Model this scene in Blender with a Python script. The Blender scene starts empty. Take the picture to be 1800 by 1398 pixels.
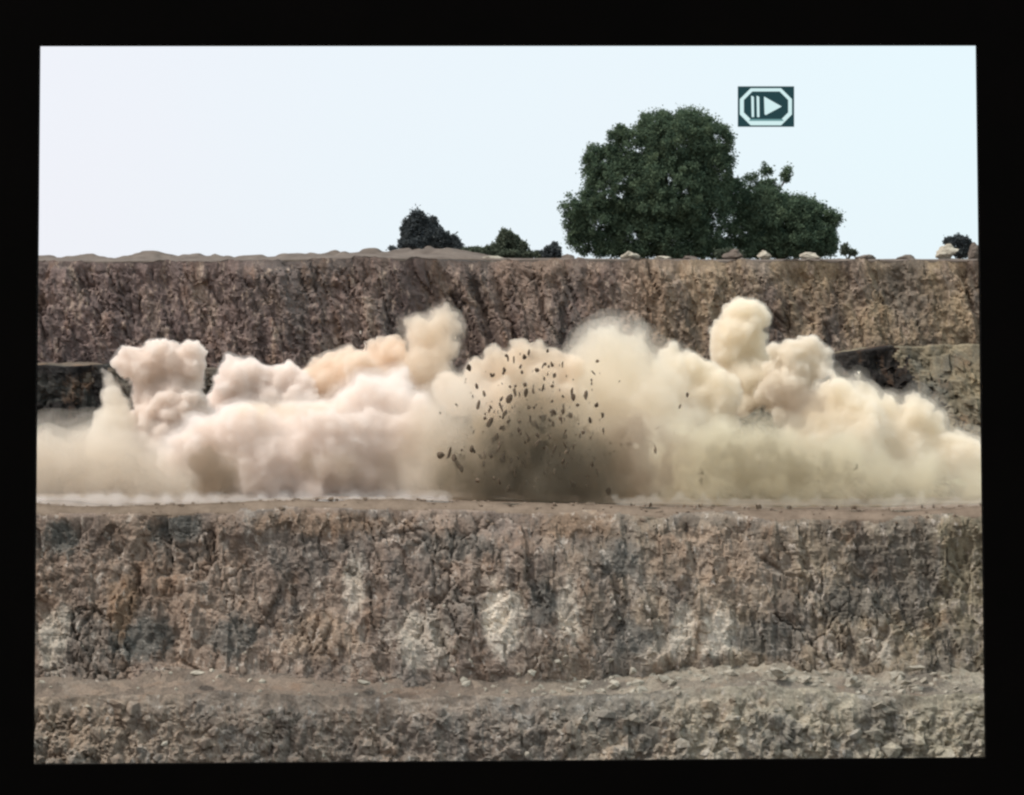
import bpy, bmesh, math, random
import numpy as np
from mathutils import Vector, noise as mnoise

S = bpy.context.scene
COL = S.collection
F = 5104.0            # focal length expressed in photo pixels (1800 wide), about 20 degrees across
CX, HY = 900.0, 800.0  # optical axis / horizon

# ------------------------------------------------------------------ camera
cam = bpy.data.cameras.new('camera')
cam.sensor_width = 36.0
cam.lens = 36.0 * F / 1800.0
cam.shift_y = (HY - 699.0) / 1800.0
cam.clip_start, cam.clip_end = 1.0, 6000.0
cam_o = bpy.data.objects.new('camera', cam)
cam_o.location = (0, 0, 0)
cam_o.rotation_euler = (math.radians(90), 0, 0)
COL.objects.link(cam_o)
S.camera = cam_o

# ------------------------------------------------------------------ sky, sun, exposure
SUN_DIR = Vector((0.50, 0.16, -0.84)).normalized()     # direction the light travels
to_sun = -SUN_DIR
sun_el = math.asin(to_sun.z)
sun_az = math.atan2(to_sun.x, to_sun.y)
W = bpy.data.worlds.new('World')
S.world = W
W.use_nodes = True
wn, wl = W.node_tree.nodes, W.node_tree.links
bg = wn['Background']
sky = wn.new('ShaderNodeTexSky')
sky.sky_type = 'NISHITA'
sky.sun_disc = False
sky.sun_elevation = sun_el
sky.sun_rotation = sun_az
sky.air_density, sky.dust_density = 1.0, 4.0
mx = wn.new('ShaderNodeMix'); mx.data_type = 'RGBA'
mx.inputs[0].default_value = 0.86                       # a closed, bright overcast veil
wl.new(sky.outputs[0], mx.inputs[6])
tcw = wn.new('ShaderNodeTexCoord'); sxw = wn.new('ShaderNodeSeparateXYZ'); wl.new(tcw.outputs['Generated'], sxw.inputs[0])
mrw = wn.new('ShaderNodeMapRange'); mrw.inputs[1].default_value, mrw.inputs[2].default_value = -0.22, 0.22
nzw = wn.new('ShaderNodeTexNoise'); nzw.inputs['Scale'].default_value = 5.0; nzw.inputs['Detail'].default_value = 3.0
wl.new(tcw.outputs['Generated'], nzw.inputs['Vector'])
adw = wn.new('ShaderNodeMath'); adw.operation = 'MULTIPLY_ADD'; adw.inputs[1].default_value = 0.3
wl.new(nzw.outputs[0], adw.inputs[0]); wl.new(sxw.outputs[0], adw.inputs[2])
sbw = wn.new('ShaderNodeMath'); sbw.operation = 'SUBTRACT'; sbw.inputs[1].default_value = 0.15
wl.new(adw.outputs[0], sbw.inputs[0]); wl.new(sbw.outputs[0], mrw.inputs[0])
cmw = wn.new('ShaderNodeMix'); cmw.data_type = 'RGBA'; wl.new(mrw.outputs[0], cmw.inputs[0])
cmw.inputs[6].default_value = (9.3, 9.35, 10.0, 1)      # thin lilac veil toward the left
cmw.inputs[7].default_value = (8.5, 10.0, 10.5, 1)     # cooler veil toward the right
wl.new(cmw.outputs[2], mx.inputs[7])
wl.new(mx.outputs[2], bg.inputs[0])
bg.inputs[1].default_value = 0.105
sun = bpy.data.lights.new('sun', 'SUN')
sun.energy = 3.3
sun.angle = math.radians(10)
sun.color = (1.0, 0.95, 0.88)
sun_o = bpy.data.objects.new('sun', sun)
sun_o.rotation_euler = SUN_DIR.to_track_quat('-Z', 'Y').to_euler()
sun_o.location = (-60, 150, 120)
COL.objects.link(sun_o)
S.view_settings.view_transform = 'Standard'
S.view_settings.look = 'None'
S.view_settings.exposure = 0.0
S.view_settings.gamma = 1.0
S.render.engine = 'CYCLES'
cy = S.cycles
cy.max_bounces = 16
cy.diffuse_bounces = 3
cy.glossy_bounces = 2
cy.transmission_bounces = 2
cy.volume_bounces = 14
cy.transparent_max_bounces = 40
cy.use_denoising = True
cy.denoiser = 'OPENIMAGEDENOISE'
cy.sample_clamp_indirect = 6.0
cy.filter_width = 2.5

# ------------------------------------------------------------------ helpers
def P(px, py, d):
    return Vector(((px - CX) / F * d, d, (HY - py) / F * d))

def link(o, parent=None):
    COL.objects.link(o)
    if parent is not None:
        o.parent = parent
    return o

def tag(o, label=None, cat=None, group=None, kind=None):
    if label: o['label'] = label
    if cat: o['category'] = cat
    if group: o['group'] = group
    if kind: o['kind'] = kind
    return o

def empty(name, loc):
    o = bpy.data.objects.new(name, None)
    o.location = loc
    o.empty_display_size = 0.5
    return link(o)

def np_mesh(name, V, faces, mat, smooth=False):
    """V (n,3); faces (m,4) or (m,3) arrays"""
    me = bpy.data.meshes.new(name)
    V = np.asarray(V, dtype=np.float32); faces = np.asarray(faces, dtype=np.int32)
    k = faces.shape[1]
    me.vertices.add(len(V)); me.vertices.foreach_set('co', V.ravel())
    me.loops.add(faces.size); me.loops.foreach_set('vertex_index', faces.ravel())
    me.polygons.add(len(faces))
    me.polygons.foreach_set('loop_start', np.arange(0, faces.size, k, dtype=np.int32))
    me.polygons.foreach_set('use_smooth', np.full(len(faces), smooth, dtype=bool))
    me.update(calc_edges=True)
    me.validate()
    if mat: me.materials.append(mat)
    return me

def obj(name, me, parent=None, loc=None):
    o = bpy.data.objects.new(name, me)
    if loc is not None: o.location = loc
    return link(o, parent)

# vectorised noise ---------------------------------------------------
def _hash(ix, iy, iz, seed):
    h = (ix.astype(np.int64) * 374761393 + iy.astype(np.int64) * 668265263 + iz.astype(np.int64) * 2147483647 + seed * 974634777) & 0xFFFFFFFF
    h = ((h ^ (h >> 13)) * 1274126177) & 0xFFFFFFFF
    h = ((h ^ (h >> 16)) * 2246822519) & 0xFFFFFFFF
    return (h ^ (h >> 15)) & 0xFFFFFFFF

def rnd(ix, iy, iz, seed):
    return _hash(ix, iy, iz, seed) / 4294967295.0

def vnoise(p, seed=0):
    i = np.floor(p); f = p - i
    u = f * f * f * (f * (f * 6 - 15) + 10)
    i = i.astype(np.int64)
    r = 0
    for dx in (0, 1):
        for dy in (0, 1):
            for dz in (0, 1):
                w = (u[:, 0] if dx else 1 - u[:, 0]) * (u[:, 1] if dy else 1 - u[:, 1]) * (u[:, 2] if dz else 1 - u[:, 2])
                r = r + w * rnd(i[:, 0] + dx, i[:, 1] + dy, i[:, 2] + dz, seed)
    return r * 2 - 1

def fbm(p, octv=4, seed=0, gain=0.5, ridge=False):
    a, s, r = 1.0, 0.0, 0.0
    q = p.copy()
    for k in range(octv):
        n = vnoise(q, seed + k * 17)
        if ridge: n = 1 - 2 * np.abs(n)
        r = r + a * n; s += a
        a *= gain; q = q * 2.03 + 11.7
    return r / s

def worley(p, seed=0):
    """returns F1, F2, cell random, offset to the cell point"""
    i = np.floor(p).astype(np.int64)
    n = len(p)
    f1 = np.full(n, 9.0); f2 = np.full(n, 9.0); cr = np.zeros(n); off = np.zeros((n, 3))
    for dx in (-1, 0, 1):
        for dy in (-1, 0, 1):
            for dz in (-1, 0, 1):
                c = i + np.array([dx, dy, dz])
                q = np.stack([c[:, 0] + rnd(c[:, 0], c[:, 1], c[:, 2], seed + 1),
                              c[:, 1] + rnd(c[:, 0], c[:, 1], c[:, 2], seed + 2),
                              c[:, 2] + rnd(c[:, 0], c[:, 1], c[:, 2], seed + 3)], 1)
                dlt = p - q
                d = np.sqrt((dlt ** 2).sum(1))
                m = d < f1
                f2 = np.where(m, f1, np.minimum(f2, d))
                cr = np.where(m, rnd(c[:, 0], c[:, 1], c[:, 2], seed + 4), cr)
                off = np.where(m[:, None], dlt, off)
                f1 = np.where(m, d, f1)
    return f1, f2, cr, off

def sstep(a, b, x):
    t = np.clip((x - a) / (b - a), 0, 1)
    return t * t * (3 - 2 * t)

# ------------------------------------------------------------------ materials
def new_mat(name):
    m = bpy.data.materials.new(name); m.use_nodes = True
    nt = m.node_tree
    for n in list(nt.nodes): nt.nodes.remove(n)
    out = nt.nodes.new('ShaderNodeOutputMaterial')
    return m, nt, out

def ramp(nt, fac, stops):
    r = nt.nodes.new('ShaderNodeValToRGB')
    e = r.color_ramp.elements
    e[0].position, e[0].color = stops[0][0], (*stops[0][1], 1)
    e[1].position, e[1].color = stops[-1][0], (*stops[-1][1], 1)
    for p, c in stops[1:-1]:
        x = e.new(p); x.color = (*c, 1)
    nt.links.new(fac, r.inputs[0])
    return r.outputs[0]

def tex(nt, vec, kind, scale, **kw):
    t = nt.nodes.new('ShaderNodeTex' + kind)
    t.inputs['Scale'].default_value = scale
    for k, v in kw.items():
        if k in t.inputs: t.inputs[k].default_value = v
        else: setattr(t, k, v)
    if vec is not None: nt.links.new(vec, t.inputs['Vector'])
    return t

def mixc(nt, fac, a, b, mode='MIX'):
    m = nt.nodes.new('ShaderNodeMix'); m.data_type = 'RGBA'; m.blend_type = mode
    for sock, v in ((m.inputs[0], fac), (m.inputs[6], a), (m.inputs[7], b)):
        if isinstance(v, (int, float)): sock.default_value = v
        elif isinstance(v, tuple): sock.default_value = (*v, 1)
        else: nt.links.new(v, sock)
    return m.outputs[2]

def mapping(nt, rot=(0, 0, 0), scale=(1, 1, 1)):
    tc = nt.nodes.new('ShaderNodeTexCoord')
    mp = nt.nodes.new('ShaderNodeMapping')
    mp.inputs['Rotation'].default_value = rot
    mp.inputs['Scale'].default_value = scale
    nt.links.new(tc.outputs['Object'], mp.inputs['Vector'])
    return tc.outputs['Object'], mp.outputs['Vector']

def rock_mat(name, left, mid, right, dark, light, lean=18, fleck=0.5, stain=0.5, rough_scale=1.0, patches=(), zs=0.5):
    """weathered quarry stone whose tint drifts along the face (mauve limestone to olive)"""
    m, nt, out = new_mat(name)
    oc, mv = mapping(nt, (0, math.radians(lean), 0), (1.0, 1.0, zs))
    sx = nt.nodes.new('ShaderNodeSeparateXYZ'); nt.links.new(oc, sx.inputs[0])
    mr = nt.nodes.new('ShaderNodeMapRange')
    mr.inputs[1].default_value, mr.inputs[2].default_value = -37, 37
    nt.links.new(sx.outputs[0], mr.inputs[0])
    big = tex(nt, oc, 'Noise', 0.07, Detail=3.0)
    ad = nt.nodes.new('ShaderNodeMath'); ad.operation = 'MULTIPLY_ADD'
    nt.links.new(big.outputs[0], ad.inputs[0]); ad.inputs[1].default_value = 0.5
    sb = nt.nodes.new('ShaderNodeMath'); sb.operation = 'SUBTRACT'; sb.inputs[1].default_value = 0.25
    nt.links.new(mr.outputs[0], sb.inputs[0]); nt.links.new(sb.outputs[0], ad.inputs[2])
    base = ramp(nt, ad.outputs[0], [(0.1, left), (0.5, mid), (0.9, right)])  # mauve-to-olive drift: the screen's colour cast put into the rock colour
    # broad stains
    st = tex(nt, mv, 'Noise', 0.22 * rough_scale, Detail=5.0, Roughness=0.6)
    stf = ramp(nt, st.outputs[0], [(0.46, (0, 0, 0)), (0.62, (stain, stain, stain))])
    c = mixc(nt, stf, base, dark)
    s2 = tex(nt, mv, 'Noise', 0.13 * rough_scale, Detail=6.0, Roughness=0.62, Distortion=0.6)
    s2f = ramp(nt, s2.outputs[0], [(0.5, (0, 0, 0)), (0.6, (0.65, 0.65, 0.65))])
    c = mixc(nt, s2f, c, tuple(0.62 * q_ + 0.38 * w_ for q_, w_ in zip(dark, (0.20, 0.20, 0.175))))
    s3 = tex(nt, mv, 'Noise', 0.33 * rough_scale, Detail=6.0, Roughness=0.68, Distortion=0.8)
    s3f = ramp(nt, s3.outputs[0], [(0.55, (0, 0, 0)), (0.66, (fleck * .75,) * 3)])
    c = mixc(nt, s3f, c, tuple(0.72 * q_ for q_ in light))
    # rusty soil washes
    so = tex(nt, mv, 'Noise', 0.4 * rough_scale, Detail=4.0, Roughness=0.65)
    sof = ramp(nt, so.outputs[0], [(0.55, (0, 0, 0)), (0.7, (0.45, 0.45, 0.45))])
    c = mixc(nt, sof, c, (0.24, 0.135, 0.075))
    # patches of fresh, stained or damp stone where the face has them: (x, z, rx, rz, colour, strength)
    if patches:
        pn = tex(nt, mv, 'Noise', 0.9, Detail=5.0, Roughness=0.7)
        for px_, pz_, rx_, rz_, pc_, ps_ in patches:
            mp_ = nt.nodes.new('ShaderNodeMapping')
            mp_.inputs['Location'].default_value = (-px_ / rx_, 0, -pz_ / rz_); mp_.inputs['Scale'].default_value = (1 / rx_, 0, 1 / rz_)
            nt.links.new(oc, mp_.inputs['Vector'])
            ln = nt.nodes.new('ShaderNodeVectorMath'); ln.operation = 'LENGTH'; nt.links.new(mp_.outputs[0], ln.inputs[0])
            su = nt.nodes.new('ShaderNodeMath'); su.operation = 'MULTIPLY_ADD'; su.inputs[1].default_value = -0.45
            nt.links.new(ln.outputs['Value'], su.inputs[0]); nt.links.new(pn.outputs[0], su.inputs[2])
            pf = ramp(nt, su.outputs[0], [(0.02, (0, 0, 0)), (0.22, (min(1, ps_ * 1.15),) * 3)])
            c = mixc(nt, pf, c, pc_)
    # individual blocks
    vo = tex(nt, mv, 'Voronoi', 0.95 * rough_scale, Randomness=1.0)
    bw = nt.nodes.new('ShaderNodeSeparateColor'); nt.links.new(vo.outputs['Color'], bw.inputs[0])
    blk = ramp(nt, bw.outputs[0], [(0.0, (0.66, 0.66, 0.66)), (0.55, (1, 1, 1)), (1.0, (1.28, 1.25, 1.22))])
    c = mixc(nt, 0.75, c, blk, 'MULTIPLY')
    # fresh pale breaks
    fl = tex(nt, mv, 'Noise', 1.5 * rough_scale, Detail=4.0, Roughness=0.7)
    flf = ramp(nt, fl.outputs[0], [(0.58, (0, 0, 0)), (0.7, (fleck, fleck, fleck))])
    c = mixc(nt, flf, c, light)
    # fine grain
    gr = tex(nt, oc, 'Noise', 5.5, Detail=5.0, Roughness=0.7)
    grf = ramp(nt, gr.outputs[0], [(0.3, (0.72, 0.72, 0.72)), (0.7, (1.25, 1.25, 1.25))])
    c = mixc(nt, 0.8, c, grf, 'MULTIPLY')
    b = nt.nodes.new('ShaderNodeBsdfPrincipled')
    nt.links.new(c, b.inputs['Base Color'])
    b.inputs['Roughness'].default_value = 0.93
    b.inputs['Specular IOR Level'].default_value = 0.15
    bt = tex(nt, mv, 'Noise', 2.6, Detail=8.0, Roughness=0.72)
    bp = nt.nodes.new('ShaderNodeBump'); bp.inputs['Strength'].default_value = 0.9; bp.inputs['Distance'].default_value = 0.35
    nt.links.new(bt.outputs[0], bp.inputs['Height']); nt.links.new(bp.outputs[0], b.inputs['Normal'])
    nt.links.new(b.outputs[0], out.inputs[0])
    return m

def simple_mat(name, a, b_, scale=2.0, rough=0.9, bump=0.3):
    m, nt, out = new_mat(name)
    oc, _ = mapping(nt)
    n = tex(nt, oc, 'Noise', scale, Detail=5.0, Roughness=0.65)
    c = ramp(nt, n.outputs[0], [(0.35, a), (0.65, b_)])
    b = nt.nodes.new('ShaderNodeBsdfPrincipled')
    nt.links.new(c, b.inputs['Base Color'])
    b.inputs['Roughness'].default_value = rough
    b.inputs['Specular IOR Level'].default_value = 0.15
    if bump:
        bp = nt.nodes.new('ShaderNodeBump'); bp.inputs['Strength'].default_value = bump; bp.inputs['Distance'].default_value = 0.1
        nt.links.new(n.outputs[0], bp.inputs['Height']); nt.links.new(bp.outputs[0], b.inputs['Normal'])
    nt.links.new(b.outputs[0], out.inputs[0])
    return m

def leaf_mat(name, a, b_):
    m, nt, out = new_mat(name)
    at = nt.nodes.new('ShaderNodeAttribute'); at.attribute_name = 'tint'
    c = ramp(nt, at.outputs['Fac'], [(0.0, a), (1.0, b_)])
    d = nt.nodes.new('ShaderNodeBsdfDiffuse'); t = nt.nodes.new('ShaderNodeBsdfTranslucent')
    nt.links.new(c, d.inputs[0]); nt.links.new(c, t.inputs[0])
    ms = nt.nodes.new('ShaderNodeMixShader'); ms.inputs[0].default_value = 0.25
    nt.links.new(d.outputs[0], ms.inputs[1]); nt.links.new(t.outputs[0], ms.inputs[2])
    nt.links.new(ms.outputs[0], out.inputs[0])
    return m

_dust = {}
def dust_mat(col, dens):
    key = (col, dens)
    if key in _dust: return _dust[key]
    m, nt, out = new_mat('airborne_dust')
    v = nt.nodes.new('ShaderNodeVolumePrincipled')
    v.inputs['Color'].default_value = (*col, 1)
    v.inputs['Density'].default_value = dens
    v.inputs['Anisotropy'].default_value = 0.0
    nt.links.new(v.outputs[0], out.inputs['Volume'])
    m.cycles.homogeneous_volume = True
    _dust[key] = m
    return m

M_UP = rock_mat('upper_rock', (0.215, 0.160, 0.143), (0.24, 0.178, 0.143), (0.35, 0.268, 0.178), (0.125, 0.094, 0.088), (0.54, 0.42, 0.33), lean=18, fleck=0.85, stain=0.75, zs=0.34)
M_LOW = rock_mat('lower_rock', (0.315, 0.235, 0.180), (0.335, 0.262, 0.210), (0.30, 0.258, 0.185), (0.175, 0.145, 0.128), (0.66, 0.58, 0.50), lean=8, fleck=0.85, stain=0.6, patches=[
    (-0.58, -11.24, 1.55, 2.71, (0.72, 0.645, 0.54), 0.75),
    (3.88, -10.85, 1.01, 2.33, (0.72, 0.645, 0.54), 0.6),
    (14.15, -12.02, 1.55, 1.94, (0.72, 0.645, 0.54), 0.95),
    (11.63, -11.63, 0.93, 1.40, (0.72, 0.645, 0.54), 0.6),
    (9.69, -12.79, 1.94, 1.40, (0.72, 0.645, 0.54), 0.4),
    (-6.20, -12.40, 2.33, 2.33, (0.72, 0.645, 0.54), 0.45),
    (24.81, -12.79, 1.40, 1.40, (0.72, 0.645, 0.54), 0.5),
    (-31.20, -12.40, 1.16, 2.33, (0.72, 0.645, 0.54), 0.5),
    (-10.85, -8.91, 0.85, 1.94, (0.72, 0.645, 0.54), 0.5),
    (8.14, -12.40, 1.55, 1.40, (0.15, 0.145, 0.13), 0.7),
    (2.13, -10.08, 1.16, 1.94, (0.15, 0.145, 0.13), 0.7),
    (-25.19, -12.40, 2.33, 1.94, (0.15, 0.145, 0.13), 0.8),
    (-18.99, -12.40, 1.94, 1.55, (0.15, 0.145, 0.13), 0.7),
    (17.44, -12.40, 3.10, 1.40, (0.15, 0.145, 0.13), 0.6),
    (-23.26, -5.04, 1.94, 1.32, (0.15, 0.145, 0.13), 0.8),
    (-31.01, -5.62, 1.32, 1.32, (0.15, 0.145, 0.13), 0.8),
    (7.36, -7.36, 1.94, 1.40, (0.15, 0.145, 0.13), 0.7),
    (-3.88, -6.20, 3.49, 1.16, (0.15, 0.145, 0.13), 0.6),
    (23.26, -10.08, 3.49, 1.55, (0.15, 0.145, 0.13), 0.6),
    (-26.55, -10.08, 1.16, 2.33, (0.27, 0.18, 0.115), 0.7),
    (-13.18, -4.65, 6.20, 0.93, (0.27, 0.18, 0.115), 0.45),
    (4.26, -4.84, 3.49, 1.01, (0.27, 0.18, 0.115), 0.55),
    (13.57, -6.98, 4.65, 2.33, (0.40, 0.30, 0.22), 0.5),
    (-13.18, -12.40, 3.10, 1.78, (0.40, 0.30, 0.22), 0.6)])
M_RUB = rock_mat('rubble_rock', (0.36, 0.285, 0.22), (0.40, 0.325, 0.26), (0.56, 0.51, 0.39), (0.20, 0.18, 0.16), (0.62, 0.58, 0.52), lean=0, fleck=0.7, stain=0.5, rough_scale=1.3)
M_DARK = rock_mat('shade_toned_dark_rock', (0.022, 0.019, 0.018), (0.03, 0.026, 0.023), (0.034, 0.029, 0.025), (0.015, 0.014, 0.014), (0.10, 0.09, 0.085), lean=12, fleck=0.25, stain=0.6)  # near-black colour carrying the left bench face's shadow; also the dark slumped rock
M_MIDR = rock_mat('bench_rock', (0.17, 0.135, 0.105), (0.19, 0.155, 0.115), (0.27, 0.225, 0.15), (0.09, 0.085, 0.07), (0.30, 0.28, 0.22), lean=10, fleck=0.4, stain=0.5)
M_SOIL = simple_mat('trodden_soil', (0.15, 0.112, 0.082), (0.22, 0.168, 0.125), 0.9, bump=0.5)
M_LEDGE = rock_mat('ledge_soil', (0.25, 0.198, 0.155), (0.27, 0.212, 0.165), (0.50, 0.455, 0.36), (0.17, 0.13, 0.105), (0.40, 0.35, 0.29), lean=0, fleck=0.3, stain=0.4)
M_TOP = simple_mat('plateau_gravel', (0.105, 0.084, 0.07), (0.165, 0.135, 0.112), 0.7, bump=0.4)
M_FLOOR = simple_mat('quarry_floor', (0.16, 0.135, 0.11), (0.23, 0.20, 0.17), 0.3, bump=0.4)
M_PALE = simple_mat('pale_stone', (0.31, 0.275, 0.22), (0.49, 0.445, 0.36), 1.6, bump=0.5)
M_CHUNK = simple_mat('broken_stone', (0.06, 0.044, 0.031), (0.15, 0.11, 0.075), 2.5, bump=0.4)
M_BLACK = simple_mat('matt_black', (0.0010, 0.0008, 0.0006), (0.0015, 0.0011, 0.0009), 0.2, rough=0.9, bump=0)
M_BLACK.node_tree.nodes['Principled BSDF'].inputs['Specular IOR Level'].default_value = 0.04
M_BARK = simple_mat('bark', (0.05, 0.04, 0.03), (0.10, 0.08, 0.06), 3.0)
M_LEAF = leaf_mat('tree_leaves', (0.055, 0.090, 0.064), (0.165, 0.215, 0.130))
M_LEAF2 = leaf_mat('dark_leaves', (0.058, 0.068, 0.075), (0.115, 0.125, 0.122))
M_LEAF3 = leaf_mat('scrub_leaves', (0.070, 0.088, 0.066), (0.16, 0.18, 0.125))

# ------------------------------------------------------------------ terrain as swept faces
def profile_grid(name, xs, path, disp_fn, mat, label=None, smooth=False):
    """path: function (X, t) -> (Y, Z); disp moves along the outward normal toward the camera"""
    nt_ = path['n']
    t = np.linspace(0, 1, nt_)
    X, T = np.meshgrid(xs, t)
    X, T = X.ravel(), T.ravel()
    Y, Z = path['f'](X, T)
    Q = np.stack([X, Y, Z], 1)
    Q = disp_fn(Q, T)
    nx = len(xs)
    a = np.arange(nt_ - 1)[:, None] * nx + np.arange(nx - 1)[None, :]
    a = a.ravel()
    faces = np.stack([a, a + nx, a + nx + 1, a + 1], 1)
    me = np_mesh(name, Q, faces, mat, smooth)
    o = obj(name, me)
    tag(o, kind='structure')
    return o

def dense_x(half_in, step_in, half_out, step_out):
    a = np.arange(-half_in, half_in + 1e-6, step_in)
    l = np.arange(-half_out, -half_in, step_out)
    r = -l[::-1]
    return np.concatenate([l, a, r])

def rock_disp(Q, lean, amp, seed, sx=1.0, sz=1.0):
    """irregular blasted face: warped blocks, torn ridges along the bedding lean, a few open cracks"""
    x, y, z = Q.T
    o = np.zeros_like(x)
    u = x + lean * z
    w1 = fbm(np.stack([x / 2.2, z / 2.2, o + seed], 1), 4, seed + 40)
    w2 = fbm(np.stack([x / 2.2, z / 2.2, o + seed + 7], 1), 4, seed + 41)
    uw, zw = u + 1.5 * w1, z + 1.8 * w2
    f1, f2, c1, o1 = worley(np.stack([uw / (3.4 * sx), zw / (5.5 * sz), o + seed * 3.3], 1), seed)
    g1, g2, c2, o2 = worley(np.stack([(u + 0.7 * w2) / (1.0 * sx), (z + 0.8 * w1) / (1.7 * sz), o + seed * 5.1], 1), seed + 9)
    h1, h2, c3, o3 = worley(np.stack([(u + .3 * w1) / (0.42 * sx), (z + .3 * w2) / (0.7 * sz), o + seed * 1.7], 1), seed + 21)
    d = amp * ((c1 - 0.5) * 0.9 + o1[:, 1] * 0.5
               + (c2 - 0.5) * 0.55 + o2[:, 0] * (c2 - 0.5) * 1.2 + o2[:, 1] * 0.3
               + (c3 - 0.5) * 0.32 + o3[:, 1] * 0.1)
    d += amp * 1.5 * fbm(np.stack([u / 9, z / 14, o + seed], 1), 3, seed)
    d += amp * 0.75 * fbm(np.stack([u / (1.3 * sx), z / (3.2 * sz), o], 1), 5, seed + 3, gain=.6)
    d += amp * 0.35 * fbm(np.stack([x / 0.5, z / 0.5, o], 1), 3, seed + 5)
    v1, v2, cv, ov = worley(np.stack([(u + .35 * w2) / (1.5 * sx), (z + w1) / (5.0 * sz), o + seed], 1), seed + 33)
    d += amp * ((cv - .5) * .8 + ov[:, 0] * (cv - .5) * .8)
    cm = sstep(0.05, 0.4, fbm(np.stack([x / 4, z / 4, o + 3], 1), 3, seed + 6))
    d -= amp * cm * (0.5 * np.exp(-((f2 - f1) / 0.05) ** 2) + 0.6 * np.exp(-((v2 - v1) / 0.05) ** 2) + .25 * np.exp(-((g2 - g1) / 0.07) ** 2))
    return d

# plateau skyline (z of the rim follows the photographed skyline)
def rim_z(x):
    px = x / 270 * F + CX
    py = np.interp(px, [-900, 60, 400, 640, 850, 1100, 1300, 1500, 1720, 2600], [470, 461, 462, 455, 456, 457, 458, 457, 458, 460])
    return (HY - py) / F * 270

def upper_path(X, T):
    yb = 270 + 1.2 * np.sin(X * 0.06) + 2.0 * np.exp(-((X + 4) / 5) ** 2)
    z = rim_z(X) * (1 - T) + (-6.0) * T
    y = yb - 5.5 * T - 0.6 * sstep(0.05, 0.0, T) * 0
    return y, z

def upper_disp(Q, T):
    d = rock_disp(Q, 0.33, 0.66, 5, 0.9, 1.3)
    # slanting buttress ribs and a gully left of centre
    u = Q[:, 0] + 0.36 * (Q[:, 2] - 18)
    for c, w, a in ((-5.4, 0.45, .7), (-4.2, 0.35, -.8), (-3.2, 0.4, .8), (-2.2, 0.3, -0.5), (-1.4, 0.5, 0.5), (-6.6, 0.6, -.8)):
        d += a * np.exp(-((u - c) / w) ** 2) * sstep(0.0, 0.15, T)
    k = sstep(0.0, 0.07, T)
    Q[:, 1] -= d * (0.12 + 0.88 * k)
    Q[:, 2] += 0.10 * d * k + 0.42 * fbm(np.stack([Q[:, 0] / 1.3, Q[:, 0] * 0, Q[:, 0] * 0 + 3], 1), 5, 8, gain=.6) * (1 - k)
    return Q

XU = dense_x(54, 0.17, 150, 1.5)
profile_grid('upper_cliff', XU, dict(n=150, f=upper_path), upper_disp, M_UP)

# plateau: from the rim back, with spoil mounds on the skyline at the left
def plat_path(X, T):
    yb = 270 + 1.2 * np.sin(X * 0.06) + 2.0 * np.exp(-((X + 4) / 5) ** 2)
    y = yb + 230 * T ** 2.2
    z = rim_z(X) + 0.25 * sstep(0, 0.1, T)
    return y, z
def plat_disp(Q, T):
    x, y = Q[:, 0], Q[:, 1]
    Q[:, 2] += 0.42 * fbm(np.stack([x / 1.3, x * 0, x * 0 + 3], 1), 5, 8, gain=.6) * (T < 0.002)
    k = sstep(270, 276, y)
    m = 0.55 * sstep(1, -4, x)
    for px, w, h in ((70, 1.8, .45), (165, 1.5, .35), (270, 2.1, 1.05), (365, 2.2, .7), (455, 2.0, .35), (520, 2.4, .5), (600, 2.0, .55), (655, 2.2, .6), (735, 2.8, .75), (790, 2.4, .75),
                     (950, 2.0, .3), (1290, 1.3, .8), (1480, 1.6, .5), (1560, 1.2, .35), (1660, 1.8, .6), (1725, 1.5, .9), (-120, 3, .6), (1900, 3, .6)):
        cx = (px - CX) / F * 277
        m += .65 * h * np.exp(-((x - cx) / w) ** 2 - ((y - 277) / 3.0) ** 2)
    Q[:, 2] += k * (m * (1 + 0.25 * vnoise(np.stack([x, y, x * 0], 1), 4)) + 0.16 * fbm(np.stack([x / 1.5, y / 1.5, x * 0], 1), 4, 12))
    return Q
profile_grid('plateau', XU, dict(n=60, f=plat_path), plat_disp, M_TOP)

# middle bench (the one being shot): its top ledge and dark face are hidden by dust except at both ends
def mid_top(X):
    px = X / 254 * F + CX
    py = np.interp(px, [-600, 60, 200, 700, 1200, 1450, 1580, 1725, 2500], [640, 640, 642, 660, 660, 628, 610, 606, 602])
    return (HY - py) / F * 254
def mid_path(X, T):
    # ledge then face
    z0 = mid_top(X)
    y = np.where(T < 0.25, 266 - 11 * (T / 0.25), 255 - 4.5 * (T - 0.25) / 0.75)
    slope = 6.0 * sstep(27, 31, X)
    y = y - slope * np.clip((T - 0.25) / 0.75, 0, 1)
    z = np.where(T < 0.25, z0 + 0.4 * (1 - T / 0.25), z0 + (-6.0 - z0) * (T - 0.25) / 0.75)
    return y, z
def mid_disp(Q, T):
    d = rock_disp(Q, 0.2, 0.6, 31)
    k = sstep(0.22, 0.33, T)
    Q[:, 1] -= d * k
    Q[:, 2] += 0.45 * fbm(np.stack([Q[:, 0] / 3.0, Q[:, 1] / 5, Q[:, 0] * 0], 1), 5, 14) * (1 - k)
    # slumped hollow at the right
    h = np.exp(-((Q[:, 0] - 32.5 - (9 - Q[:, 2]) * 0.2) / 2.6) ** 2)
    Q[:, 1] += 0.9 * h * k
    return Q
mid = profile_grid('middle_bench', dense_x(50, 0.22, 140, 2.0), dict(n=110, f=mid_path), mid_disp, M_MIDR)
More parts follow.
